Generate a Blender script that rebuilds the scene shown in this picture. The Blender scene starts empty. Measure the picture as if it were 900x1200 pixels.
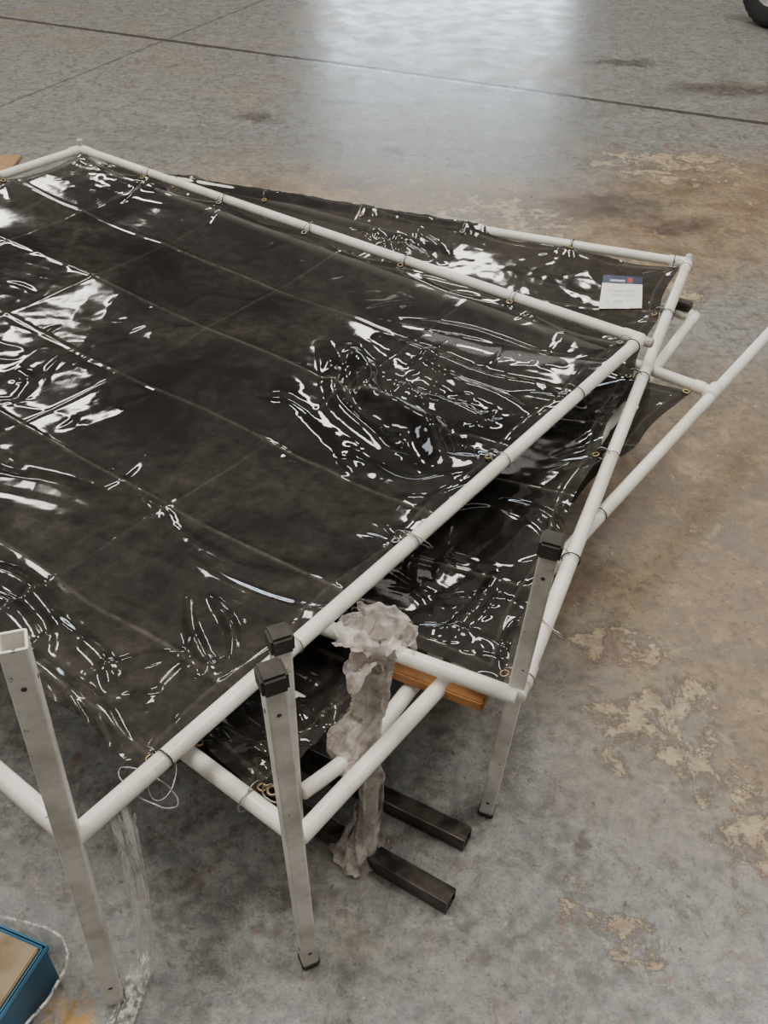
import bpy, bmesh, math, random
import numpy as np
from mathutils import Vector, Matrix
random.seed(7)
S=bpy.context.scene
COL=S.collection

# ------------------------------------------------------------------ helpers
def link(o,parent=None):
    COL.objects.link(o)
    if parent: o.parent=parent
    return o
def empty(name):
    e=bpy.data.objects.new(name,None); e.empty_display_size=.1
    return link(e)
def mesh_obj(name,verts,faces,mat,parent=None,smooth=True):
    me=bpy.data.meshes.new(name); me.from_pydata([tuple(v) for v in verts],[],faces); me.update()
    if smooth:
        me.polygons.foreach_set('use_smooth',[True]*len(me.polygons))
    if mat: me.materials.append(mat)
    return link(bpy.data.objects.new(name,me),parent)
def bm_obj(name,bm,mat,parent=None,smooth=False):
    me=bpy.data.meshes.new(name); bm.to_mesh(me); bm.free()
    if smooth: me.polygons.foreach_set('use_smooth',[True]*len(me.polygons))
    if mat: me.materials.append(mat)
    return link(bpy.data.objects.new(name,me),parent)
def frame_from(d):
    d=Vector(d).normalized()
    up=Vector((0,0,1)) if abs(d.z)<.95 else Vector((1,0,0))
    x=up.cross(d).normalized(); y=d.cross(x)
    return x,y,d
def tube_path(name,pts,r,mat,parent=None,seg=20,cap=True,closed=False):
    pts=[Vector(p) for p in pts]; n=len(pts); V=[];Fc=[]
    px=None
    for i,p in enumerate(pts):
        if closed: d=pts[(i+1)%n]-pts[i-1]
        else: d=pts[min(i+1,n-1)]-pts[max(i-1,0)]
        x,y,d=frame_from(d)
        if px is not None:
            x=(px-d*px.dot(d)).normalized(); y=d.cross(x)
        px=x
        rr=r[i] if isinstance(r,(list,tuple)) else r
        for k in range(seg):
            a=2*math.pi*k/seg
            V.append(p+x*math.cos(a)*rr+y*math.sin(a)*rr)
    m=n if closed else n-1
    for i in range(m):
        for k in range(seg):
            a=i*seg+k;b=i*seg+(k+1)%seg;c=((i+1)%n)*seg+(k+1)%seg;d_=((i+1)%n)*seg+k
            Fc.append((a,b,c,d_))
    if cap and not closed:
        Fc.append(tuple(range(seg))[::-1]); Fc.append(tuple((n-1)*seg+k for k in range(seg)))
    return mesh_obj(name,V,Fc,mat,parent)
def pipe(name,a,b,r,mat,parent):
    a=Vector(a);b=Vector(b);n=14
    d=(b-a).normalized();L=(b-a).length
    pts=[a,a+d*.002]+[a.lerp(b,i/n) for i in range(1,n)]+[b-d*.002,b]
    rs=[r*.88]+[r]*(len(pts)-2)+[r*.88]
    for i,p in enumerate(pts):
        t=(p-a).length/L
        pts[i]=p-Vector((0,0,.004*math.sin(math.pi*t)))
    return tube_path(name,pts,rs,mat,parent,seg=28)
def coupling(name,c,d,mat,parent,r=.0178,L=.05):
    d=Vector(d).normalized();c=Vector(c)
    pts=[c-d*L/2,c-d*(L/2-.003),c+d*(L/2-.003),c+d*L/2]
    return tube_path(name,pts,[r*.9,r,r,r*.9],mat,parent,seg=24)
def sq_tube(name,a,b,w,ang,mat,parent,wall=.003):
    a=Vector(a);b=Vector(b)
    x,y,d=frame_from(b-a)
    ca,sa=math.cos(ang),math.sin(ang)
    X=x*ca+y*sa;Y=-x*sa+y*ca
    bm=bmesh.new()
    def ring(c,h,rc):
        vs=[]
        for sx,sy in((1,1),(-1,1),(-1,-1),(1,-1)):
            cx,cy=sx*(h-rc),sy*(h-rc)
            a0=math.atan2(sy,sx)
            for k in(-1,0,1):
                t=a0+k*math.pi/4
                vs.append(bm.verts.new(c+X*(cx+rc*math.cos(t))+Y*(cy+rc*math.sin(t))))
        return vs
    h=w/2
    rings=[ring(a+d*.06,h-wall,.001),ring(a,h-wall,.001),ring(a,h,.003),ring(b,h,.003),ring(b,h-wall,.001),ring(b-d*.06,h-wall,.001)]
    for i in range(5):
        for k in range(12):
            bm.faces.new((rings[i][k],rings[i][(k+1)%12],rings[i+1][(k+1)%12],rings[i+1][k]))
    bm.faces.new(rings[0][::-1]);bm.faces.new(rings[5])
    bmesh.ops.recalc_face_normals(bm,faces=bm.faces)
    return bm_obj(name,bm,mat,parent),X,Y,d
def box(name,c,size,rot,mat,parent=None,bev=.002):
    bm=bmesh.new()
    bmesh.ops.create_cube(bm,size=1)
    bmesh.ops.scale(bm,vec=size,verts=bm.verts)
    if bev: bmesh.ops.bevel(bm,geom=bm.edges[:],offset=bev,segments=2,affect='EDGES')
    M=Matrix.Translation(c)@(rot if isinstance(rot,Matrix) else Matrix.Rotation(rot,4,'Z'))
    bmesh.ops.transform(bm,matrix=M,verts=bm.verts)
    return bm_obj(name,bm,mat,parent)
def ring_obj(name,c,normal,R,r,mat,parent,seg=24,sx=1.,sy=1.,jit=0):
    x,y,d=frame_from(normal);c=Vector(c)
    pts=[c+x*R*sx*math.cos(2*math.pi*k/seg)+y*R*sy*math.sin(2*math.pi*k/seg)+d*random.uniform(-jit,jit) for k in range(seg)]
    return tube_path(name,pts,r,mat,parent,seg=8,closed=True)

# ------------------------------------------------------------------ numpy noise
def _h(ix,iy,s):
    n=(ix*374761393+iy*668265263+s*144269504)&0xffffffff
    n=((n^(n>>13))*1274126177)&0xffffffff
    return ((n^(n>>16))&0xffff)/65535.
def vn(x,y,s=0):
    x=np.asarray(x,dtype=float);y=np.asarray(y,dtype=float)
    ix=np.floor(x).astype(np.int64);iy=np.floor(y).astype(np.int64)
    fx=x-ix;fy=y-iy
    fx=fx*fx*fx*(fx*(fx*6-15)+10);fy=fy*fy*fy*(fy*(fy*6-15)+10)
    return (_h(ix,iy,s)*(1-fx)+_h(ix+1,iy,s)*fx)*(1-fy)+(_h(ix,iy+1,s)*(1-fx)+_h(ix+1,iy+1,s)*fx)*fy
def fbm(x,y,s=0,o=4):
    r=0;a=.5
    for i in range(o):
        r=r+a*vn(x*2**i,y*2**i,s+i*17);a*=.5
    return r/(1-.5**o)

# ------------------------------------------------------------------ materials
def new_mat(name):
    m=bpy.data.materials.new(name);m.use_nodes=True
    nt=m.node_tree;b=nt.nodes['Principled BSDF']
    return m,nt,b
def N(nt,t,**k):
    n=nt.nodes.new(t)
    for a,v in k.items(): setattr(n,a,v)
    return n
def noise(nt,vec,scale,detail=4,rough=.55,dist=0):
    n=N(nt,'ShaderNodeTexNoise');n.inputs['Scale'].default_value=scale;n.inputs['Detail'].default_value=detail
    n.inputs['Roughness'].default_value=rough;n.inputs['Distortion'].default_value=dist
    nt.links.new(vec,n.inputs['Vector']);return n.outputs['Fac']
def ramp(nt,fac,stops):
    r=N(nt,'ShaderNodeValToRGB');e=r.color_ramp.elements
    while len(e)<len(stops): e.new(.5)
    for el,(p,c) in zip(e,stops):
        el.position=p;el.color=(c,c,c,1) if isinstance(c,(int,float)) else (*c,1)
    nt.links.new(fac,r.inputs['Fac']);return r.outputs['Color']
def mixc(nt,f,a,b,mode='MIX'):
    m=N(nt,'ShaderNodeMix',data_type='RGBA',blend_type=mode)
    for s,v in((0,f),(6,a),(7,b)):
        if isinstance(v,(int,float)): m.inputs[s].default_value=v
        elif isinstance(v,tuple): m.inputs[s].default_value=(*v,1)
        else: nt.links.new(v,m.inputs[s])
    return m.outputs[2]
def math_(nt,op,a,b=None,c=None,clamp=False):
    m=N(nt,'ShaderNodeMath',operation=op,use_clamp=clamp)
    for i,v in enumerate((a,b,c)):
        if v is None: continue
        if isinstance(v,(int,float)): m.inputs[i].default_value=v
        else: nt.links.new(v,m.inputs[i])
    return m.outputs[0]
def bump(nt,h,strength,dist,b):
    n=N(nt,'ShaderNodeBump');n.inputs['Strength'].default_value=strength;n.inputs['Distance'].default_value=dist
    nt.links.new(h,n.inputs['Height']);nt.links.new(n.outputs['Normal'],b.inputs['Normal'])
def objco(nt): return N(nt,'ShaderNodeTexCoord').outputs['Object']
def mapped(nt,v,scale,rot=(0,0,0)):
    mp=N(nt,'ShaderNodeMapping');mp.inputs['Scale'].default_value=scale;mp.inputs['Rotation'].default_value=rot
    nt.links.new(v,mp.inputs['Vector']);return mp.outputs[0]

def simple(name,c,rough=.5,metal=0,var=.25,scale=30,c2=None):
    m,nt,b=new_mat(name);v=objco(nt)
    f=noise(nt,v,scale,5)
    c2=c2 or tuple(x*(1-var) for x in c)
    nt.links.new(mixc(nt,ramp(nt,f,[(.4,0.),(.65,1.)]),c,c2),b.inputs['Base Color'])
    b.inputs['Roughness'].default_value=rough;b.inputs['Metallic'].default_value=metal
    bump(nt,f,.1,.001,b)
    return m
def paint_mat(name,base,grime,chip,chip_t=.70,rough=.38,gr=.55):
    m,nt,b=new_mat(name);v=objco(nt)
    g=ramp(nt,noise(nt,v,9,6,.65),[(.42,0.),(.75,gr)])
    c=mixc(nt,g,base,grime)
    ch=ramp(nt,noise(nt,v,70,5,.7),[(chip_t,0.),(chip_t+.03,1.)])
    c=mixc(nt,ch,c,chip)
    nt.links.new(c,b.inputs['Base Color']);b.inputs['Roughness'].default_value=rough
    bump(nt,noise(nt,v,120,3),.08,.001,b)
    return m
M_pipe=paint_mat('white_pipe_paint',(.90,.88,.81),(.46,.40,.32),(.16,.12,.09),.69,.30,.6)
M_leg=paint_mat('leg_paint',(.86,.83,.78),(.30,.25,.20),(.10,.08,.065),.655,.38,.85)
M_cap=simple('rubber_cap',(.028,.024,.020),.65,c2=(.06,.050,.042))
M_steel=simple('black_steel',(.020,.018,.016),.30,.3,c2=(.095,.080,.066),scale=25)
M_brass=simple('brass',(.42,.32,.17),.4,1.)
M_wire=simple('wire',(.42,.41,.39),.3,.8)
M_dark=simple('dark_band',(.05,.045,.04),.5)
M_wood=simple('orange_wood',(.46,.22,.07),.6,c2=(.27,.12,.04),scale=18)
M_pallet=simple('pallet_wood',(.14,.10,.065),.8)
M_card=simple('cardboard',(.36,.22,.11),.8)
M_fitting=paint_mat('fitting',(.50,.48,.44),(.22,.18,.14),(.10,.08,.06),.6,.45)

def vinyl():
    m,nt,b=new_mat('dark_vinyl');v=objco(nt)
    big=ramp(nt,noise(nt,v,1.8,8,.66,.9),[(.40,.04),(.66,1.)])
    fine=ramp(nt,noise(nt,v,26,7,.7),[(.35,.2),(.72,1.)])
    d=math_(nt,'MULTIPLY',big,fine)
    speck=ramp(nt,noise(nt,v,300,2,.5),[(.64,0.),(.74,.8)])
    d2=math_(nt,'ADD',math_(nt,'MULTIPLY',d,.9),math_(nt,'MULTIPLY',speck,math_(nt,'MULTIPLY_ADD',big,.35,.08)),clamp=True)
    at=N(nt,'ShaderNodeAttribute',attribute_name='wear')
    wear=math_(nt,'MULTIPLY',at.outputs['Fac'],ramp(nt,noise(nt,v,40,4,.7),[(.35,.25),(.6,1.)]))
    c=mixc(nt,d2,(.0058,.0052,.0046),(.066,.058,.048))
    c=mixc(nt,math_(nt,'MULTIPLY',wear,.6,clamp=True),c,(.17,.155,.13))
    nt.links.new(c,b.inputs['Base Color'])
    nt.links.new(math_(nt,'MULTIPLY_ADD',d2,.12,.035),b.inputs['Roughness'])
    b.inputs['IOR'].default_value=1.52
    nt.links.new(math_(nt,'MULTIPLY_ADD',d2,.06,.925,clamp=True),b.inputs['Alpha'])
    bump(nt,noise(nt,v,14,3,.5,.4),.07,.004,b)
    return m
M_vinyl=vinyl()

def film(name,col,lo,hi,tr=60,st=(1,1,.12)):
    m,nt,b=new_mat(name);v=mapped(nt,objco(nt),st)
    b.inputs['Base Color'].default_value=(*col,1);b.inputs['Roughness'].default_value=.15
    f=ramp(nt,noise(nt,v,tr,3,.5,.5),[(.46,lo),(.60,hi)])
    nt.links.new(f,b.inputs['Alpha'])
    return m
M_film=film('clear_film',(.90,.89,.87),.06,.62,110)
M_film2=film('clear_film_loose',(.88,.87,.85),.04,.32,40,(1,1,.5))
m,nt,b=new_mat('grimy_wrap');v=objco(nt)
f=noise(nt,v,22,6,.65,.5)
nt.links.new(ramp(nt,f,[(.3,(.34,.285,.25)),(.5,(.55,.49,.445)),(.7,(.74,.69,.65))]),b.inputs['Base Color'])
b.inputs['Roughness'].default_value=.20
nt.links.new(ramp(nt,noise(nt,v,30,4,.6,.5),[(.38,.30),(.58,.85)]),b.inputs['Alpha'])
bump(nt,noise(nt,v,60,4,.6,.8),.35,.003,b);M_wrap=m

def floor_mat():
    m,nt,b=new_mat('worn_painted_concrete');v=objco(nt)
    sx=N(nt,'ShaderNodeSeparateXYZ');nt.links.new(v,sx.inputs[0]);X,Y=sx.outputs[0],sx.outputs[1]
    wn=N(nt,'ShaderNodeTexNoise');wn.inputs['Scale'].default_value=5;wn.inputs['Detail'].default_value=6;wn.inputs['Roughness'].default_value=.65
    nt.links.new(v,wn.inputs['Vector'])
    ws=N(nt,'ShaderNodeVectorMath',operation='MULTIPLY_ADD');nt.links.new(wn.outputs['Color'],ws.inputs[0]);ws.inputs[1].default_value=(.45,.45,0);ws.inputs[2].default_value=(-.225,-.225,0)
    wa=N(nt,'ShaderNodeVectorMath',operation='ADD');nt.links.new(v,wa.inputs[0]);nt.links.new(ws.outputs[0],wa.inputs[1])
    W=wa.outputs[0]
    def blob(cx,cy,rx,ry,ang=0,vec=W):
        mp=N(nt,'ShaderNodeMapping',vector_type='TEXTURE');mp.inputs['Location'].default_value=(cx,cy,0);mp.inputs['Rotation'].default_value=(0,0,ang);mp.inputs['Scale'].default_value=(rx,ry,1)
        nt.links.new(vec,mp.inputs['Vector'])
        L=N(nt,'ShaderNodeVectorMath',operation='LENGTH');nt.links.new(mp.outputs[0],L.inputs[0])
        mr=N(nt,'ShaderNodeMapRange',interpolation_type='SMOOTHSTEP');mr.inputs[1].default_value=.45;mr.inputs[2].default_value=1.3;mr.inputs[3].default_value=1;mr.inputs[4].default_value=0
        nt.links.new(L.outputs['Value'],mr.inputs[0]);return mr.outputs[0]
    def addall(l):
        r=l[0]
        for k in l[1:]: r=math_(nt,'MAXIMUM',r,k)
        return r
    n_big=noise(nt,v,.9,6,.62,.4); n_mid=noise(nt,v,4.5,9,.68,.3); n_fine=noise(nt,v,34,9,.72); n_h=noise(nt,v,160,4,.7); n_m2=noise(nt,v,13,9,.7,.6)
    c=mixc(nt,ramp(nt,n_mid,[(.40,0.),(.58,1.)]),(.250,.257,.252),(.138,.146,.146))
    c=mixc(nt,ramp(nt,n_m2,[(.42,.85),(.54,0.)]),c,(.108,.103,.094))
    c=mixc(nt,ramp(nt,n_fine,[(.42,0.),(.66,.75)]),c,(.35,.345,.315))
    c=mixc(nt,ramp(nt,n_h,[(.32,.7),(.47,0.)]),c,(.09,.082,.074))
    zb=addall([blob(1.0,1.85,.72,.98,-.4),blob(.45,3.9,1.7,.6,-.2),blob(.90,1.30,.30,.42),blob(1.7,4.2,.9,.7)])
    brown_m=math_(nt,'MAXIMUM',ramp(nt,n_big,[(.50,0.),(.66,.6)]),zb)
    brown=mixc(nt,ramp(nt,n_mid,[(.38,0.),(.62,1.)]),(.130,.086,.044),(.285,.207,.116))
    brown=mixc(nt,ramp(nt,n_m2,[(.52,0.),(.62,.6)]),brown,(.36,.275,.165))
    brown=mixc(nt,ramp(nt,n_fine,[(.36,.7),(.5,0.)]),brown,(.10,.072,.044))
    c=mixc(nt,math_(nt,'MULTIPLY',brown_m,math_(nt,'MULTIPLY_ADD',ramp(nt,n_m2,[(.35,0.),(.55,1.)]),.42,.56),clamp=True),c,brown)
    zone=addall([blob(.60,1.24,.18,.14,.5),blob(.62,1.14,.09,.15),blob(.55,1.45,.12,.10),blob(1.35,4.65,.45,.35),blob(.52,3.95,.4,.3),blob(.9,3.3,.35,.3),blob(.75,1.0,.10,.14),blob(.42,.80,.08,.06)])
    t=math_(nt,'ADD',noise(nt,v,8.5,12,.78,.4),math_(nt,'MULTIPLY',zone,.155))
    chips=ramp(nt,t,[(.655,0.),(.665,1.)])
    edge=ramp(nt,t,[(.595,0.),(.645,.85),(.660,0.)])
    c=mixc(nt,edge,c,(.085,.066,.050))
    chipcol=mixc(nt,ramp(nt,n_fine,[(.4,0.),(.6,1.)]),(.25,.19,.115),(.45,.36,.23))
    c=mixc(nt,math_(nt,'MULTIPLY',chips,.92),c,chipcol)
    t2=ramp(nt,math_(nt,'ADD',noise(nt,v,24,8,.75,.2),math_(nt,'MULTIPLY',n_big,.14)),[(.705,0.),(.72,1.)])
    c=mixc(nt,t2,c,(.42,.33,.205))
    sp=ramp(nt,noise(nt,v,48,8,.7),[(.34,.85),(.41,0.)])
    c=mixc(nt,sp,c,(.075,.058,.048))
    red=ramp(nt,noise(nt,v,7.7,8,.70,1.2),[(.56,0.),(.66,.55)])
    c=mixc(nt,red,c,(.175,.095,.080))
    scr=ramp(nt,noise(nt,mapped(nt,W,(3,70,1),(0,0,.7)),1,4,.6),[(.66,0.),(.70,.5)])
    c=mixc(nt,scr,c,(.36,.35,.32))
    oil=addall([blob(1.0,4.1,.34,.16,.1),blob(1.25,3.9,.2,.09),blob(-.75,5.25,.15,.09),blob(.4,.95,.03,.03),blob(2.1,6.0,.5,.15),blob(-.3,5.6,.12,.05),blob(1.5,6.6,.3,.08),blob(.0,4.75,.10,.05)])
    c=mixc(nt,math_(nt,'MULTIPLY',oil,math_(nt,'MULTIPLY_ADD',ramp(nt,n_m2,[(.4,0.),(.6,1.)]),.5,.38)),c,(.050,.038,.028))
    og=math_(nt,'MAXIMUM',blob(-.48,.63,.07,.04),blob(-.10,.62,.03,.02))
    c=mixc(nt,math_(nt,'MULTIPLY',og,ramp(nt,n_m2,[(.45,0.),(.55,.9)])),c,(.50,.28,.06))
    def line(px,py,dx,dy,w,soft):
        L=math.hypot(dx,dy);nx,ny=-dy/L,dx/L
        d=math_(nt,'ABSOLUTE',math_(nt,'ADD',math_(nt,'MULTIPLY_ADD',X,nx,-(px*nx+py*ny)),math_(nt,'MULTIPLY',Y,ny)))
        d=math_(nt,'ADD',d,math_(nt,'MULTIPLY_ADD',n_m2,.03,-.015))
        mr=N(nt,'ShaderNodeMapRange');mr.inputs[1].default_value=w;mr.inputs[2].default_value=w+soft;mr.inputs[3].default_value=1;mr.inputs[4].default_value=0
        nt.links.new(d,mr.inputs[0]);return mr.outputs[0]
    j1=line(-2.89,7.43,4.98,-2.07,.020,.014)
    j2=line(-2.19,5.34,1.14,2.88,.006,.008)
    c=mixc(nt,math_(nt,'MULTIPLY',j1,.92),c,(.04,.03,.022))
    c=mixc(nt,math_(nt,'MULTIPLY',j2,.70),c,(.07,.055,.04))
    def arc(cx,cy,R,w):
        mp=N(nt,'ShaderNodeVectorMath',operation='DISTANCE');nt.links.new(v,mp.inputs[0]);mp.inputs[1].default_value=(cx,cy,0)
        d=math_(nt,'ABSOLUTE',math_(nt,'SUBTRACT',mp.outputs['Value'],R))
        mr=N(nt,'ShaderNodeMapRange');mr.inputs[1].default_value=w*.6;mr.inputs[2].default_value=w;mr.inputs[3].default_value=1;mr.inputs[4].default_value=0
        nt.links.new(d,mr.inputs[0]);return mr.outputs[0]
    ty=math_(nt,'MAXIMUM',arc(-1.,9.2,4.3,.09),arc(-.7,9.6,4.9,.08))
    c=mixc(nt,math_(nt,'MULTIPLY',ty,math_(nt,'MULTIPLY',ramp(nt,n_fine,[(.4,0.),(.6,1.)]),.25)),c,(.09,.08,.07))
    nt.links.new(c,b.inputs['Base Color'])
    rgh=math_(nt,'MULTIPLY_ADD',ramp(nt,n_mid,[(.3,0.),(.7,1.)]),.26,.15)
    rgh=math_(nt,'ADD',rgh,math_(nt,'MULTIPLY',math_(nt,'MAXIMUM',chips,brown_m),.12))
    nt.links.new(rgh,b.inputs['Roughness'])
    hh=math_(nt,'ADD',math_(nt,'MULTIPLY',n_fine,.5),math_(nt,'ADD',math_(nt,'MULTIPLY',chips,-.5),math_(nt,'ADD',math_(nt,'MULTIPLY',n_h,.3),math_(nt,'MULTIPLY',j1,-2.5))))
    bump(nt,hh,.45,.003,b)
    return m
M_floor=floor_mat()
me=bpy.data.meshes.new('floor')
me.from_pydata([(-16,-8,0),(16,-8,0),(16,24,0),(-16,24,0)],[],[(0,1,2,3)]);me.materials.append(M_floor)
link(bpy.data.objects.new('floor',me))

# ------------------------------------------------------------------ vinyl sheets
def seg_d(px,py,ax,ay,bx,by):
    dx,dy=bx-ax,by-ay;L=dx*dx+dy*dy+1e-12
    t=np.clip(((px-ax)*dx+(py-ay)*dy)/L,0,1)
    return np.hypot(px-ax-t*dx,py-ay-t*dy),t
def poly_ridge(X,Y,H,pts,w,h,taper=True):
    P=[np.array(p) for p in pts];Q=[]
    for i in range(len(P)-1):
        p0=P[max(i-1,0)];p1=P[i];p2=P[i+1];p3=P[min(i+2,len(P)-1)]
        for k in range(6):
            t=k/6.
            Q.append(.5*((2*p1)+(-p0+p2)*t+(2*p0-5*p1+4*p2-p3)*t*t+(-p0+3*p1-3*p2+p3)*t**3))
    Q.append(P[-1])
    Q=np.array(Q);pad=4*w
    msk=(X>Q[:,0].min()-pad)&(X<Q[:,0].max()+pad)&(Y>Q[:,1].min()-pad)&(Y<Q[:,1].max()+pad)
    if not msk.any(): return
    x=X[msk];y=Y[msk];best=np.full(x.shape,9.);bt=np.zeros(x.shape);n=len(Q)-1
    for i in range(n):
        d,t=seg_d(x,y,*Q[i],*Q[i+1]);u=d<best
        best[u]=d[u];bt[u]=(i+t[u])/n
    amp=np.sin(np.pi*np.clip(bt,.02,.98))**.7 if taper else 1.
    q=best/(w*(.55+.45*amp))
    prof=np.exp(-q**2)-.25*np.exp(-((q-1.9)/.8)**2)
    H[msk]+=h*amp*prof
def sheet(name,c,z,parent,seed,res=.0055,drop=.05,edge_z=(0,0,0,0),ties=(6,5),folds_t=(),folds_s=(),ridges=(),nstreak=60,hot=None,amp=1.,crk=1.,supports=(),scal=.018,streak=1.,calm=None):
    c=[np.array(k,dtype=float) for k in c]
    Ls=np.linalg.norm(c[1]-c[0]);Lt=np.linalg.norm(c[3]-c[0])
    ns=int(Ls/res)+1;nt_=int(Lt/res)+1
    u,vv=np.meshgrid(np.linspace(0,1,ns),np.linspace(0,1,nt_),indexing='ij')
    s=u*Ls;t=vv*Lt
    def sc(k,n): return np.abs(np.sin(np.pi*k*n))**1.2*(.7+.6*vn(k*n,k*0+seed,seed+3))
    e_t0=scal*sc(u,ties[0]);e_s0=scal*sc(vv,ties[1])
    s2=s+e_s0*(1-u)**6-e_s0*u**6; t2=t+e_t0*(1-vv)**6-e_t0*vv**6
    U=s2/Ls;V=t2/Lt
    X,Y=[ (1-U)*(1-V)*c[0][i]+U*(1-V)*c[1][i]+U*V*c[2][i]+(1-U)*V*c[3][i] for i in(0,1)]
    ds=np.minimum(s,Ls-s);dt=np.minimum(t,Lt-t);de=np.minimum(ds,dt)
    ez=edge_z[0]*(1-U)*(1-V)+edge_z[1]*U*(1-V)+edge_z[2]*U*V+edge_z[3]*(1-U)*V
    H=z+ez-drop*(1-np.exp(-(ds/.16)))*(1-np.exp(-(dt/.16)))*(.75+.5*fbm(s*1.6,t*1.6,seed+5,2))
    H-=.010*np.exp(-dt/.03)*np.abs(np.sin(np.pi*u*ties[0]))+.010*np.exp(-ds/.03)*np.abs(np.sin(np.pi*vv*ties[1]))
    for sp in supports:
        ax,ay,bx,by,pz=sp[:5];sl=sp[5] if len(sp)>5 else .10
        d,_=seg_d(X,Y,ax,ay,bx,by)
        lift=pz-d*sl
        k=.012 if sl<.3 else .004
        H=k*np.logaddexp(H/k,lift/k)
    cm=1.
    if calm is not None:
        cm=np.ones_like(H)
        for (cx,cy,cr_,cv) in calm: cm=np.minimum(cm,1-(1-cv)*np.exp(-(((X-cx)**2+(Y-cy)**2)/cr_**2)**2))
    H+=amp*.0085*(fbm(s*2.6+.3*t,t*2.9,seed,2)-.5)*np.clip(de/.08,0,1)
    H+=cm*amp*.0018*(vn(s*8+2*vn(s*3,t*3,seed+9),t*7,seed+1)-.5)*np.clip(de/.04,0,1)
    rag=np.clip((fbm(s*2.6+9,t*2.6,seed+91,3)-.40)*5,.15,1)
    H+=cm*.0012*rag*(fbm(s*22+3*vn(s*6,t*6,seed+92),t*20,seed+93,2)-.5)
    patch=np.clip((fbm(s*2.1,t*2.1,seed+31,3)-.50)*6,0,1)
    wx=s+.10*vn(s*4,t*4,seed+41);wy=t+.10*vn(s*4,t*4,seed+42)
    r1=(1-np.abs(2*vn(wx*8+wy*4,wy*6-wx*3,seed+50)-1))**3
    r2=(1-np.abs(2*vn(wx*5-wy*12,wy*6+wx*8,seed+60)-1))**4
    H+=cm*crk*patch*(.0016*r1+.0013*r2)*np.clip(de/.03,0,1)
    wear=np.zeros_like(H)
    for k,ft in enumerate(folds_t):
        d=np.abs(t-ft-.016*(vn(s*2,s*0+k,seed+70)-.5))
        g=(.40+.60*vn(s*5,s*0+k*3,seed+71))
        sg=1 if k%2 else -1
        H+=g*(.0022*np.exp(-(d/.0055)**1.3)+sg*.0036*np.exp(-d/.05)); wear=np.maximum(wear,g*np.exp(-(d/.0035)**2))
    for k,fs in enumerate(folds_s):
        d=np.abs(s-fs-.016*(vn(t*2,t*0+k,seed+80)-.5))
        g=(.10+.75*vn(t*4,t*0+k*3,seed+81))
        sg=-1 if k%2 else 1
        H+=g*(.0020*np.exp(-(d/.0055)**1.3)+sg*.0028*np.exp(-d/.05)); wear=np.maximum(wear,.7*g*np.exp(-(d/.0035)**2))
    for pts,w,h in ridges: poly_ridge(X,Y,H,pts,w,h)
    R=np.random.RandomState(seed)
    for i in range(nstreak):
        if hot is not None and R.rand()<.8:
            hx=hot[R.randint(len(hot))];a0=np.array([hx[0]+R.randn()*hx[2],hx[1]+R.randn()*hx[2]])
        else:
            q=R.rand(2);a0=(1-q[0])*(1-q[1])*c[0]+q[0]*(1-q[1])*c[1]+q[0]*q[1]*c[2]+(1-q[0])*q[1]*c[3]
        ang=R.rand()*math.pi;L=R.uniform(.05,.20);bend=R.uniform(-1.3,1.3)
        pts=[a0]
        for k in range(3):
            ang+=bend/3
            pts.append(pts[-1]+L/3*np.array([math.cos(ang),math.sin(ang)]))
        w_=R.uniform(.006,.014)
        poly_ridge(X,Y,H,pts,w_,streak*w_*R.uniform(.10,.34)*(1 if R.rand()<.7 else -1))
    for side in range(4):
        n=ties[0] if side in(0,2) else ties[1]
        for k in range(n+1):
            f=k/n
            base={0:(f*Ls,0),1:(Ls,f*Lt),2:(f*Ls,Lt),3:(0,f*Lt)}[side]
            inn={0:(0,1),1:(-1,0),2:(0,-1),3:(1,0)}[side]
            for q in range(R.randint(1,4)):
                a=math.atan2(inn[1],inn[0])+R.uniform(-.8,.8);L=R.uniform(.05,.16)
                e=(base[0]+L*math.cos(a),base[1]+L*math.sin(a))
                d,tt=seg_d(s,t,base[0],base[1],e[0],e[1])
                H+=R.uniform(.0015,.004)*np.sin(np.pi*np.clip(tt,.05,.95))*np.exp(-(d/R.uniform(.006,.011))**2)
    H+=.0010*np.exp(-((de-.028)/.004)**2)+.0008*(de<.028)
    wear=np.maximum(wear,.5*np.exp(-((de-.028)/.003)**2))
    idx=np.arange(ns*nt_).reshape(ns,nt_)
    f=np.stack([idx[:-1,:-1],idx[1:,:-1],idx[1:,1:],idx[:-1,1:]],-1).reshape(-1,4)
    co=np.stack([X,Y,H],-1).reshape(-1,3)
    me=bpy.data.meshes.new(name)
    me.vertices.add(len(co));me.vertices.foreach_set('co',co.ravel())
    me.loops.add(f.size);me.loops.foreach_set('vertex_index',f.ravel())
    me.polygons.add(len(f));me.polygons.foreach_set('loop_start',np.arange(0,f.size,4));me.polygons.foreach_set('loop_total',np.full(len(f),4))
    me.polygons.foreach_set('use_smooth',np.ones(len(f),bool))
    me.update(calc_edges=True);me.validate()
    at=me.attributes.new('wear','FLOAT','POINT');at.data.foreach_set('value',wear.ravel().astype(np.float32))
    me.materials.append(M_vinyl)
    o=link(bpy.data.objects.new(name,me),parent)
    return o,X,Y,H
def zat(sh,x,y):
    _,X,Y,H=sh
    i=np.argmin((X-x)**2+(Y-y)**2);return float(H.ravel()[i])
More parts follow.
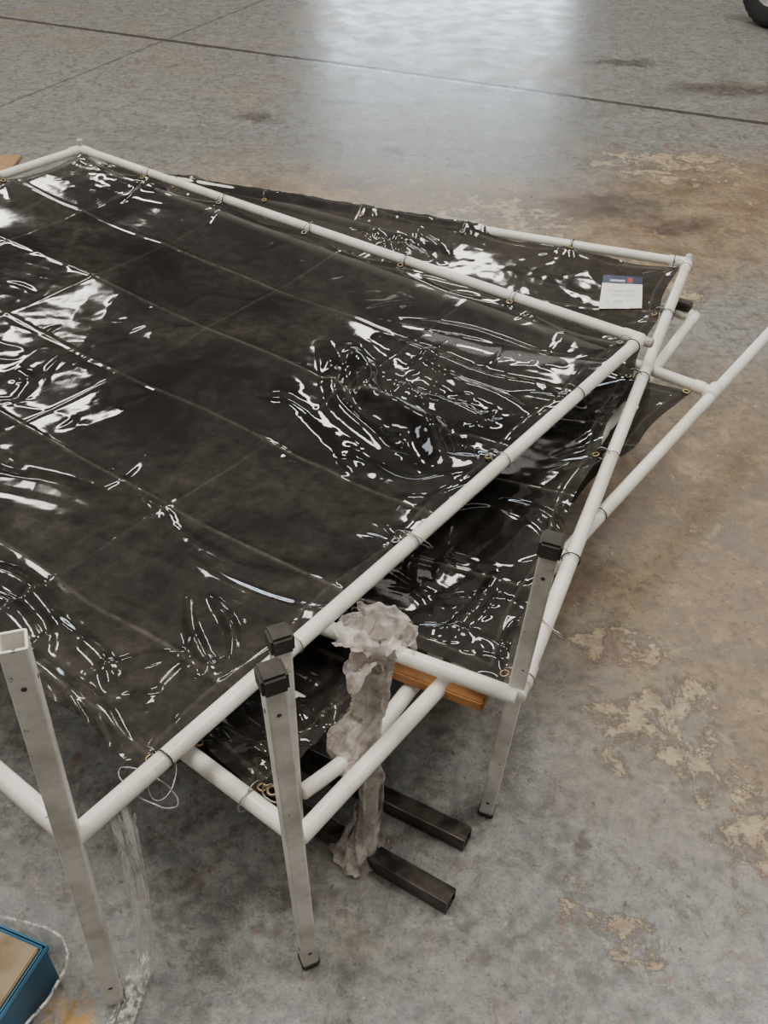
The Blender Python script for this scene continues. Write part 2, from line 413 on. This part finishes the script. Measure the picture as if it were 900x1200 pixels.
def ties_on(parent,sh,a,b,n,r_pipe,inward,zc,skip=()):
    a=Vector(a);b=Vector(b);d=(b-a).normalized();w=Vector(inward).normalized()
    for k in range(n+1):
        if k in skip: continue
        p=a.lerp(b,k/n)
        if k==0:p=p+d*.04
        if k==n:p=p-d*.04
        ring_obj('pipe_tie',p,d+Vector((random.uniform(-.25,.25),random.uniform(-.25,.25),0)),r_pipe+.003,.0014,M_wire if random.random()<.5 else M_dark,parent,jit=.0005)
        e=p+w*.034
        ze=zat(sh,e.x,e.y)
        ring_obj('eyelet',(e.x,e.y,ze+.003),(w.x*.3,w.y*.3,1),.0070,.0020,M_brass if random.random()<.6 else M_wire,parent,seg=18)
        ring_obj('tie_ring',(p.x+w.x*.020,p.y+w.y*.020,(p.z+ze)/2+.008),(d.x,d.y,random.uniform(-.3,.3)),.016,.0011,M_wire,parent,seg=18)

RP=.0145
# ---------- top frame
f1=empty('vinyl_screen_frame')
z1=.48
A=(-1.095,3.278,z1);B=(.621,2.020,z1);C=(-.401,.648,z1);D=(-2.117,1.906,z1)
pipe('pipe_ab',A,B,RP,M_pipe,f1);pipe('pipe_bc',B,C,RP,M_pipe,f1);pipe('pipe_cd',C,D,RP,M_pipe,f1);pipe('pipe_da',D,A,RP,M_pipe,f1)
dAB=Vector((.807,-.59,0));dBC=Vector((-.597,-.802,0))
for nme,p in(('corner_a',A),('corner_b',B),('corner_d',D)):
    v=Vector(p)
    s_=-1 if nme=='corner_b' else 1
    coupling(nme+'_fit1',v+dAB*.02*s_,dAB,M_pipe,f1,r=.0165,L=.055)
    t_=1 if nme!='corner_d' else -1
    coupling(nme+'_fit2',v+dBC*.02*t_,dBC,M_pipe,f1,r=.0165,L=.055)
coupling('corner_a_stub',Vector(A)+Vector((0,0,.012)),(0,0,1),M_fitting,f1,r=.012,L=.045)
coupling('corner_b_stub',Vector(B)+dAB*.018,dAB,M_fitting,f1,r=.012,L=.03)
k5=.62
RG=[([(-.10,2.03),(-.055,1.93),(-.047,1.82),(.03,1.74),(.088,1.687),(.11,1.60),(.13,1.55),(.217,1.535)],.027,.052),
  ([(-.16,2.04),(-.13,1.90),(-.11,1.78),(-.03,1.66),(.02,1.58)],.020,.022),
  ([(.0,1.90),(.08,1.80),(.16,1.76),(.24,1.68)],.020,.016),
  ([(.02,2.02),(.14,1.90),(.26,1.80),(.32,1.70)],.018,.013),
  ([(-.02,2.08),(.10,2.00),(.22,1.90),(.36,1.84)],.022,.015),
  ([(.10,2.10),(.24,2.04),(.34,1.96)],.012,.007),
  ([(.14,1.50),(.06,1.47),(-.02,1.52),(-.08,1.60)],.018,.014),
  ([(.20,1.47),(.12,1.42),(.06,1.36)],.014,.009),
  ([(-.24,1.88),(-.22,1.74),(-.13,1.60),(-.10,1.50)],.030,.014),
  ([(-.345,1.15),(-.32,1.06),(-.275,.980),(-.245,1.0)],.011,.013),([(-.305,1.15),(-.255,1.07),(-.243,1.0)],.010,.012),
  ([(-.36,1.25),(-.24,1.15),(-.12,1.10),(-.04,1.13)],.015,.011),
  ([(-.40,1.33),(-.26,1.22),(-.10,1.17)],.014,.008),
  ([(-.62,1.02),(-.52,.95),(-.45,.87),(-.41,.80)],.013,.014),
  ([(-.56,1.08),(-.46,1.00),(-.42,.92)],.012,.010),
  ([(-.50,.96),(-.42,.88),(-.37,.81)],.010,.009),
  ([(-.48,.90),(-.43,.84),(-.40,.79)],.008,.007),
  ([(-.80,1.22),(-.66,1.18),(-.56,1.08),(-.52,1.0)],.016,.014),
  ([(-.76,1.15),(-.64,1.11),(-.56,1.02)],.012,.010),
  ([(-.95,1.42),(-.80,1.48),(-.60,1.42),(-.47,1.30)],.024,.008),
  ([(-.50,1.45),(-.42,1.36),(-.40,1.27)],.012,.007),
  ([(.03,2.16),(.20,2.10),(.35,1.99),(.42,1.93)],.014,.010),
  ([(-1.0,3.1),(-.8,2.95),(-.5,2.8)],.024,.006),([(-1.05,3.0),(-.95,2.7),(-.9,2.4)],.03,.006)]
RG=[(p,w,h*k5) for p,w,h in RG]
sh1=sheet('vinyl_sheet',[(.598,2.005),(-1.085,3.245),(-2.04,1.985),(-.335,.762)],z1-.004,f1,3,res=.0042,drop=.042,
  edge_z=(0,0,-.015,-.028),ties=(6,5),folds_t=(.27,.54,.81,1.09,1.36),folds_s=(.45,.91,1.37,1.75),crk=.9,ridges=RG,
  nstreak=56,hot=[(.02,1.75,.11),(.10,1.66,.09),(-.02,1.78,.10),(.10,1.9,.10),(-.85,1.85,.12),(-.42,.95,.05),(.25,1.95,.10)],
  supports=[(.22,.96,-1.4,1.66,.428)],calm=[(-.48,1.22,.30,.35),(-.2,1.25,.22,.4),(-.75,1.35,.25,.5),(-1.0,2.6,.35,.5)])
ties_on(f1,sh1,B,(-.33,.743,z1),5,RP,(-.807,.59,0),z1)
ties_on(f1,sh1,A,B,6,RP,(-.597,-.802,0),z1,skip=(0,6))
ties_on(f1,sh1,A,D,5,RP,(.807,-.59,0),z1,skip=(0,5))
ring_obj('wire_loop',(.062,1.262,.478),(.5,.7,.5),.030,.0013,M_wire,f1,seg=28,sx=1.1,sy=.75,jit=.001)
ring_obj('wire_loop',(-.325,.742,.458),(.2,.3,.9),.042,.0012,M_wire,f1,seg=28,sx=1.3,sy=.55,jit=.001)
ring_obj('wire_loop',(-.31,.765,.455),(.1,-.2,.9),.032,.0010,M_wire,f1,seg=28,sx=1.2,sy=.6,jit=.001)
ring_obj('wire_loop',(.20,1.52,.480),(.5,.7,.3),.022,.0012,M_wire,f1,seg=24,jit=.001)

def leg(parent,name,base,top,w,ang,cap_top=True,foot=True):
    o,X,Y,d=sq_tube(name,base,top,w,ang,M_leg,parent)
    base=Vector(base);top=Vector(top);L=(top-base).length
    Mx=Matrix((X,Y,d)).transposed().to_4x4()
    if cap_top: box(name+'_cap',top+d*.004,(w+.007,w+.007,.032),Mx,M_cap,parent,bev=.004)
    if foot: box(name+'_foot',base+d*.008,(w+.004,w+.004,.016),Mx,M_cap,parent,bev=.003)
    for ax in(X,-X,Y,-Y):
        for k in(.07,.93):
            c=base+d*(L*k)+ax*(w/2+.0003)
            tube_path(name+'_hole',[c-ax*.001,c+ax*.0004],.0032,M_dark,parent,seg=12)
    return X,Y,d
leg(f1,'leg',(-.428,.645,.0),(-.383,.640,.876),.030,math.radians(20),cap_top=False,foot=False)
# ---------- second frame in the stack
f3=empty('vinyl_screen_frame')
z3=.405
N3=(.225,.962,z3);R3=(.900,2.63,z3);L3=(-1.08,3.33,z3);K3=(-1.70,1.82,z3)
pipe('pipe_right',N3,R3,RP,M_pipe,f3);pipe('pipe_far',R3,L3,RP,M_pipe,f3);pipe('pipe_left',L3,K3,RP,M_pipe,f3);pipe('pipe_near',K3,N3,RP,M_pipe,f3)
dR=(Vector(R3)-Vector(N3)).normalized();dT=(Vector(L3)-Vector(R3)).normalized()
coupling('corner_fit1',Vector(R3)-dR*.03,dR,M_pipe,f3,r=.0168);coupling('corner_fit2',Vector(R3)+dT*.03,dT,M_pipe,f3,r=.0168)
coupling('corner_stub',Vector(R3)+dR*.02+Vector((0,0,.004)),dR,M_fitting,f3,r=.012,L=.04)
coupling('near_fit',Vector(N3)+dR*.05,dR,M_pipe,f3,r=.0168,L=.05)
sh3=sheet('vinyl_sheet',[(.872,2.605),(-1.02,3.40),(-1.66,1.86),(.205,.992)],z3-.004,f3,21,drop=.05,ties=(6,5),
  folds_t=(.3,.6,.9,1.2,1.5),folds_s=(.35,.7),nstreak=75,hot=[(.2,1.15,.08),(.3,1.35,.09),(.15,1.06,.06),(.1,2.78,.10),(.45,1.75,.1),(-.1,2.85,.10)],
  ridges=[([(.10,1.10),(.17,1.17),(.22,1.28)],.011,.009),([(.20,1.03),(.24,1.12),(.30,1.18)],.010,.008),([(.05,1.12),(.15,1.11),(.24,1.05)],.011,.008),
          ([(.02,2.86),(.06,2.76),(.12,2.70)],.018,.012),([(.06,2.88),(.14,2.78),(.16,2.68)],.016,.011),([(-.05,2.88),(-.02,2.78),(-.04,2.70)],.016,.010),
          ([(.42,2.78),(.58,2.70),(.72,2.66)],.016,.010),([(.25,1.5),(.33,1.44),(.36,1.34)],.014,.010)],amp=1.2,supports=[(.30,2.842,-1.08,3.33,z3+RP+.003,.8)])
ties_on(f3,sh3,N3,R3,5,RP,(-.926,.377,0),z3)
ties_on(f3,sh3,R3,L3,6,RP,(-.33,-.94,0),z3,skip=(6,))
ring_obj('wire_loop',(.30,1.115,.405),(.6,.5,.5),.028,.0012,M_wire,f3,seg=28,sx=1.2,sy=.7,jit=.001)
leg(f3,'leg',(.214,1.005,0),(.236,.962,.735),.027,math.radians(-18))
# ---------- third frame in the stack
f2=empty('vinyl_screen_frame')
z2=.37
N2=(-.112,.722,z2);E2=(1.23,2.515,z2);X2=(.812,1.962,z2)
dd=Vector((.599,.8,0)).normalized();dp=Vector((-.8,.599,0))
W2=Vector(X2)+dp*2.1;Q2=Vector(N2)+dp*2.1
pipe('pipe_right',N2,E2,RP,M_pipe,f2)
pipe('pipe_cross',X2,W2,RP,M_pipe,f2);pipe('pipe_near',N2,Q2,RP,M_pipe,f2);pipe('pipe_left',Q2,W2,RP,M_pipe,f2)
coupling('tee_fit',X2,dd,M_pipe,f2,r=.0178,L=.055);coupling('tee_branch',Vector(X2)+dp*.035,dp,M_pipe,f2,r=.0168,L=.03)
sh2=sheet('vinyl_sheet',[(.765,1.968),(-.93,3.23),(-1.83,2.02),(-.172,.785)],z2-.006,f2,35,drop=.085,ties=(6,5),folds_t=(.3,.6,.9,1.2),folds_s=(.2,.5),nstreak=70,
   hot=[(-.15,.85,.05),(-.05,.95,.05)],amp=1.2,streak=1.5)
ties_on(f2,sh2,(-.165,.755,z2),(-.6,1.08,z2),3,RP,(.599,.8,0),z2,skip=(3,))
for p in((.748,1.965),(-.160,.80)):
    ring_obj('eyelet',(p[0],p[1],zat(sh2,*p)+.004),(0,0,1),.0080,.0024,M_brass,f2,seg=18)
ring_obj('wire_loop',(-.155,.79,.375),(.3,.3,.8),.020,.0013,M_wire,f2,seg=24,jit=.001)
ring_obj('pipe_tie',(.45,1.475,z2),dd,RP+.002,.0015,M_dark,f2)
leg(f2,'leg',(-.110,.710,0),(-.128,.705,.745),.0275,math.radians(25))
# ---------- lowest frame
f4=empty('vinyl_screen_frame')
z4=.332
N4=(-.012,.925,z4);R4=(.890,2.43,z4)
d4=(Vector(R4)-Vector(N4)).normalized();p4=Vector((-d4.y,d4.x,0))
L4=Vector(R4)+p4*1.9;K4=Vector(N4)+p4*1.9
pipe('pipe_right',N4,R4,RP,M_pipe,f4);pipe('pipe_far',R4,L4,RP,M_pipe,f4);pipe('pipe_near',N4,K4,RP*.9,M_pipe,f4);pipe('pipe_left',K4,L4,RP,M_pipe,f4)
pipe('pipe_brace',(-.118,.812,.345),(-.02,.915,.335),RP*.9,M_pipe,f4)
coupling('corner_fit1',Vector(R4)-d4*.02,d4,M_pipe,f4,r=.0168);coupling('corner_fit2',Vector(R4)+p4*.03,p4,M_pipe,f4,r=.0168)
box('corner_bracket',Vector(R4)+p4*.05+Vector((0,0,.026)),(.07,.035,.024),math.atan2(p4.y,p4.x),M_cap,f4,bev=.004)
coupling('band',Vector(N4)+d4*.18,d4,M_dark,f4,r=.0155,L=.006)
leg(f4,'leg_rear',(-.133,.815,0),(-.133,.815,.690),.026,math.radians(25))
leg(f4,'leg_wrapped',(-.017,.918,0),(-.008,.915,.52),.027,math.radians(15),cap_top=False,foot=False)

# ------------------------------------------------------------------ label
def label():
    q=[Vector((.640,2.575,0)),Vector((.750,2.545,0)),Vector((.708,2.350,0)),Vector((.596,2.380,0))]
    V=[];Fc=[];n=16;mats=[]
    for i in range(n+1):
        for j in range(n+1):
            u=i/n;v=j/n
            p=(q[0]*(1-u)+q[1]*u)*(1-v)+(q[3]*(1-u)+q[2]*u)*v
            V.append((p.x,p.y,zat(sh3,p.x,p.y)+.006))
    for i in range(n):
        for j in range(n):
            a=i*(n+1)+j;Fc.append((a,a+1,a+n+2,a+n+1))
            if j<4: mats.append(2 if (i in(10,11) and j in(1,2)) else (4 if j==2 and 2<i<9 else 1))
            elif j in(7,9,12) and 2<=i<=12 and (i*7+j)%5: mats.append(3)
            else: mats.append(0)
    o=mesh_obj('printed_label',V,Fc,simple('label_white',(.80,.79,.76),.3,var=.08),f3)
    for mm in(simple('label_navy',(.03,.045,.10),.3),simple('label_red',(.5,.04,.03),.3),simple('label_print',(.62,.62,.62),.3),simple('label_logo',(.5,.5,.55),.3)): o.data.materials.append(mm)
    for p,mi in zip(o.data.polygons,mats): p.material_index=mi
label()

# ------------------------------------------------------------------ crumpled wrap round the leg
def wrap():
    cx,cy=-.012,.916
    prof=[(.590,.022,.006,0),(.575,.027,.004,0),(.555,.028,.002,0),(.53,.026,0,0),(.51,.024,0,0),(.48,.022,.0,0),(.45,.022,-.002,0),(.41,.025,-.008,0),(.38,.031,-.020,0),(.35,.036,-.032,-.01),(.32,.032,-.030,-.01),(.295,.024,-.010,0),(.265,.0205,-.002,0),(.235,.0195,0,0),(.16,.0192,0,0),(.10,.0205,-.004,0),(.065,.026,-.012,-.006),(.035,.034,-.016,-.012),(.008,.046,-.018,-.014)]
    seg=110
    for layer in(0,1):
        bm=bmesh.new();rings=[];fine=[]
        for i in range(len(prof)-1):
            for k in range(8):
                t=k/8.;t2=t*t*(3-2*t);fine.append([a*(1-t2)+b*t2 for a,b in zip(prof[i],prof[i+1])])
        fine.append(list(prof[-1]))
        for z,r,ox,oy in fine:
            ring=[]
            for k in range(seg):
                a=2*math.pi*k/seg;sd=5+layer*40
                ca,sa=math.cos(a),math.sin(a)
                n=float(fbm(np.array(ca*1.3+z*9+5),np.array(sa*1.3+z*10+9),sd,3))
                cr1=1-abs(2*float(vn(np.array(ca*1.6+z*17+7),np.array(sa*1.6-z*14+3),sd+6))-1)
                cr2=1-abs(2*float(vn(np.array(ca*2.6-z*24+17),np.array(sa*2.6+z*26+13),sd+8))-1)
                rr=r*(.56+.50*n)+r*(.34*cr1+.14*cr2-.12)+layer*.002
                rr=max(rr,.0190+layer*.0006)
                ring.append(bm.verts.new((cx+ox+rr*ca*1.05,cy+oy+rr*sa*.85,z+.016*(n-.5)*(r/.03))))
            rings.append(ring)
        for i in range(len(rings)-1):
            zz=fine[i][0]
            for k in range(seg):
                if float(fbm(np.array(k*.07+3),np.array(zz*10),77+layer*9,1))>(.80 if layer==0 else .55): continue
                bm.faces.new((rings[i][k],rings[i][(k+1)%seg],rings[i+1][(k+1)%seg],rings[i+1][k]))
        bm_obj('plastic_wrap_layer_%d'%(layer+1),bm,M_wrap,f4,smooth=True)
    for q,(bx,by,bz,ax_,ln,wd,dz) in enumerate([(-.006,.908,.575,2.75,.070,.060,.030),(-.012,.903,.560,3.4,.045,.050,-.02),(.0,.908,.580,.30,.052,.060,.040),(-.004,.912,.585,1.3,.036,.07,.055),(-.03,.89,.345,3.5,.044,.055,.004),(-.025,.885,.355,2.8,.036,.05,-.03)]):
        V=[];Fc=[];n=34
        for i in range(n+1):
            for j in range(n+1):
                u=i/n;vq=j/n-.5
                edge=(1-.9*abs(vq)**1.6)*(1+.30*(float(vn(np.array(j*.16+q*9),np.array(q*3.),5))-.5))
                w=vq*wd*(.8+.5*u)
                uu=u*edge
                x=bx+math.cos(ax_)*ln*uu-math.sin(ax_)*w;y=by+math.sin(ax_)*ln*uu+math.cos(ax_)*w
                c1=1-abs(2*float(vn(np.array(u*1.6+vq*1.8+q*7),np.array(vq*2.6-u*1.6+20),3))-1)
                c2=1-abs(2*float(vn(np.array(u*3.2-vq*3+q*3+9),np.array(vq*4+u*2+30),8))-1)
                zz=bz+dz*u-.025*u*u+(.022*c1+.010*c2-.015)*(.5+u*.6)
                V.append((x+.007*(c2-.5),y+.005*(c1-.5),zz))
        for i in range(n):
            for j in range(n):
                a=i*(n+1)+j;Fc.append((a,a+1,a+n+2,a+n+1))
        mesh_obj('plastic_wrap_flap',V,Fc,M_wrap,f4)
wrap()

# ------------------------------------------------------------------ black steel tubes on the floor
for (a,b) in[((-.42,1.135,.019),(.136,.810,.019)),((-.30,1.18,.019),(.172,.932,.019))]:
    e=empty('steel_square_tube')
    sq_tube('tube_body',a,b,.036,0,M_steel,e,wall=.003)
for zz in(0,.125):
    e=empty('wooden_pallet')
    ang=math.atan2(-.59,.807);Rm=Matrix.Rotation(ang,4,'Z')
    cc=Vector((-.72,2.05,0))
    for k in range(6): box('deck_board',cc+Rm@Vector((0,-.42+k*.168,zz+.112)),(1.1,.10,.018),ang,M_pallet,e)
    for k in(-.5,0,.5): box('stringer',cc+Rm@Vector((k,0,zz+.054)),(.08,.94,.098),ang,M_pallet,e)
e=empty('wooden_plank')
box('plank',(.070,1.045,.364),(.25,.058,.024),math.atan2(-.41,.911),M_wood,e,bev=.003)
e=empty('cardboard_sheet')
box('panel',(-2.12,4.42,.008),(.62,.22,.012),.05,M_card,e,bev=.002)

# ------------------------------------------------------------------ hanging stretch film
e=empty('stretch_film_strand')
for q in range(11):
    V=[];Fc=[];n=70;m_=6
    ox=random.uniform(-.018,.018);oy=random.uniform(-.012,.012);wd=random.uniform(.006,.016);ph=random.uniform(0,6)
    key=[Vector((-.345,.70,.465)),Vector((-.352,.697,.3)),Vector((-.362,.692,.14)),Vector((-.375,.685,.03)),Vector((-.388,.655,.012)),Vector((-.395,.60,.010)),Vector((-.398,.55,.010))]
    for i in range(n+1):
        f_=i/n*(len(key)-1);k=min(int(f_),len(key)-2);p=key[k].lerp(key[k+1],f_-k)
        tw=ph+i*.05+.3*math.sin(i*.12+q)
        for j in range(m_+1):
            w=(j/m_-.5)*wd*(1.2+.5*math.sin(i*.15+q))
            dx=math.cos(tw)*w;dy=math.sin(tw)*w
            V.append((p.x+ox*(1+.4*math.sin(i*.09+q))+dx+.0008*math.sin(j*2.5+i*.4),p.y+oy+dy*.7,max(p.z+(.006*math.sin(i*.5+q) if p.z<.05 else 0),.004)+.001*j))
    for i in range(n):
        for j in range(m_):
            a=i*(m_+1)+j;Fc.append((a,a+1,a+m_+2,a+m_+1))
    mesh_obj('strand',V,Fc,M_film,e)

# ------------------------------------------------------------------ blue crate (bottom left)
e=empty('blue_crate')
M_blue=simple('blue_plastic',(.010,.14,.26),.35,c2=(.006,.08,.16),scale=12)
ang=math.radians(160)
cr=Vector((-.522,.668,0));ux=Vector((math.cos(ang),math.sin(ang),0));uy=Vector((math.cos(ang+math.pi/2),math.sin(ang+math.pi/2),0))
LX,LY,HH=.30,.24,.12
cc=cr+ux*LX/2+uy*LY/2
for s_ in(0,1):
    box('side_long',cc+uy*(s_-.5)*(LY-.006)+Vector((0,0,HH/2)),(LX,.006,HH),ang,M_blue,e,bev=.002)
    box('side_short',cc+ux*(s_-.5)*(LX-.006)+Vector((0,0,HH/2)),(.006,LY,HH),ang,M_blue,e,bev=.002)
    box('rim_long',cc+uy*(s_-.5)*(LY+.002)+Vector((0,0,HH-.006)),(LX+.006,.006,.012),ang,M_blue,e,bev=.002)
    box('rim_short',cc+ux*(s_-.5)*(LX+.002)+Vector((0,0,HH-.006)),(.006,LY+.006,.012),ang,M_blue,e,bev=.002)
box('base',cc+Vector((0,0,.004)),(LX,LY,.008),ang,M_blue,e)
box('cardboard_top',cc+Vector((0,0,HH-.002)),(LX-.014,LY-.014,.010),ang,simple('old_board',(.36,.28,.17),.8,c2=(.20,.15,.09),scale=14),e)
for q in range(2):
    V=[];Fc=[];n=60
    P0=[Vector((-.64,.735,0)),Vector((-.58,.722,0)),Vector((-.535,.712,0)),Vector((-.500,.695,0)),Vector((-.484,.655,0)),Vector((-.500,.60,0)),Vector((-.535,.55,0))]
    for i in range(n+1):
        f_=i/n*(len(P0)-1);k=min(int(f_),len(P0)-2);t=f_-k;p=P0[k].lerp(P0[k+1],t)
        for j in range(7):
            V.append((p.x-.006*q+.002*math.sin(j*1.7+i*.3+q),p.y-.003*q+.002*math.cos(j*2+i*.4),.004+j*(.010+.004*q)+.005*math.sin(i*.35+q*2)*(j>0)))
    for i in range(n):
        for j in range(6):
            a=i*7+j;Fc.append((a,a+1,a+8,a+7))
    mesh_obj('film_wrap',V,Fc,M_film2,e)
tube_path('film_rolled_edge',[Vector(p)+Vector((-.004,0,.085)) for p in[(-.64,.735,0),(-.58,.724,0),(-.535,.714,0),(-.506,.698,0),(-.492,.675,0),(-.488,.65,0),(-.503,.60,0),(-.535,.55,0)]],.0026,M_film,e,seg=8)

# ------------------------------------------------------------------ vehicle wheel (top right)
e=empty('vehicle_wheel')
Rw=.33;cw=Vector((2.83,7.72,Rw));ax_=Vector((.9,.43,0)).normalized()
x,y,d=frame_from(ax_)
def lathe(name,prof,mat,tread=False):
    V=[];Fc=[];seg=96
    for i in range(seg):
        a=2*math.pi*i/seg
        for (r,w) in prof:
            rr=r-(.008 if (tread and r>Rw-.012 and i%3==0) else 0)
            V.append(cw+x*rr*math.cos(a)+y*rr*math.sin(a)+d*w)
    n=len(prof)
    for i in range(seg):
        for j in range(n-1):
            Fc.append((i*n+j,i*n+j+1,((i+1)%seg)*n+j+1,((i+1)%seg)*n+j))
    mesh_obj(name,V,Fc,mat,e)
lathe('tyre',[(.19,-.085),(.21,-.095),(.27,-.11),(.305,-.105),(.322,-.09),(.33,-.06),(.33,-.03),(.33,0),(.33,.03),(.33,.06),(.322,.09),(.305,.105),(.27,.11),(.21,.095),(.19,.085)],simple('tyre_rubber',(.02,.02,.02),.7),True)
lathe('rim',[(.0,-.05),(.06,-.055),(.08,-.03),(.16,-.04),(.19,-.085),(.195,-.085),(.18,0),(.195,.085),(.19,.085),(.16,.04),(.08,.03),(.06,.055),(0,.05)],simple('rim_steel',(.35,.35,.35),.4,.6))

# ------------------------------------------------------------------ lights
w=bpy.data.worlds.new('World');S.world=w;w.use_nodes=True;wt=w.node_tree
bg=wt.nodes['Background']
g=wt.nodes.new('ShaderNodeTexCoord');sp=wt.nodes.new('ShaderNodeSeparateXYZ');wt.links.new(g.outputs['Generated'],sp.inputs[0])
rp=wt.nodes.new('ShaderNodeValToRGB');el=rp.color_ramp.elements
el[0].position=0.;el[0].color=(.11,.101,.089,1);el[1].position=.82;el[1].color=(.70,.66,.59,1)
e_=el.new(.40);e_.color=(.16,.149,.133,1)
wt.links.new(sp.outputs['Z'],rp.inputs[0]);wt.links.new(rp.outputs[0],bg.inputs[0]);bg.inputs[1].default_value=.74
def area(name,loc,size,power,col,target=None):
    l=bpy.data.lights.new(name,'AREA');l.shape='RECTANGLE';l.size=size[0];l.size_y=size[1];l.energy=power;l.color=col
    o=bpy.data.objects.new(name,l);link(o);o.location=loc
    if target is not None: o.rotation_euler=(Vector(target)-Vector(loc)).to_track_quat('-Z','Y').to_euler()
    return o
warm=(1,.95,.875)
def sky(name,x,y,sx,sy,rad):
    area(name,(x,y,6.5),(sx,sy),rad*math.pi*sx*sy,warm)
sky('roof_skylight_1',-5.6,11.8,2.2,1.0,28)
sky('roof_skylight_2',.5,11.5,2.0,1.1,28)
sky('roof_skylight_3',-4.6,5.6,.8,1.6,30)
sky('roof_skylight_4',3.6,7.2,1.0,2.2,26)
sky('roof_skylight_5',-1.0,1.2,.8,2.0,36)
sky('roof_skylight_6',3.2,1.5,1.0,2.2,30)
sky('roof_skylight_7',-5.5,1.0,1.0,2.6,24)
area('roller_door_daylight',(.9,19,1.4),(4.4,2.2),4.4*2.2*math.pi*12,(.76,.88,1.0),target=(.9,0,1.4))
area('added_side_light',(-11,9,3.0),(4,1.0),4*1.0*math.pi*6,(.85,.93,1.0),target=(0,4,0))  # added side light for reflections on tilted wrinkles; no window known there

# ------------------------------------------------------------------ camera
cam=bpy.data.cameras.new('camera');co=bpy.data.objects.new('camera',cam);link(co);S.camera=co
cam.sensor_fit='VERTICAL';cam.sensor_height=36;cam.lens=32.31;cam.clip_start=.02
p=math.radians(40);r=math.radians(1.37)
R0=Vector((1,0,0));U0=Vector((0,math.sin(p),math.cos(p)));F0=Vector((0,math.cos(p),-math.sin(p)))
R_=R0*math.cos(r)+U0*math.sin(r);U_=U0*math.cos(r)-R0*math.sin(r)
Mx=Matrix((R_,U_,-F0)).transposed().to_4x4();Mx.translation=Vector((0,0,1.6));co.matrix_world=Mx
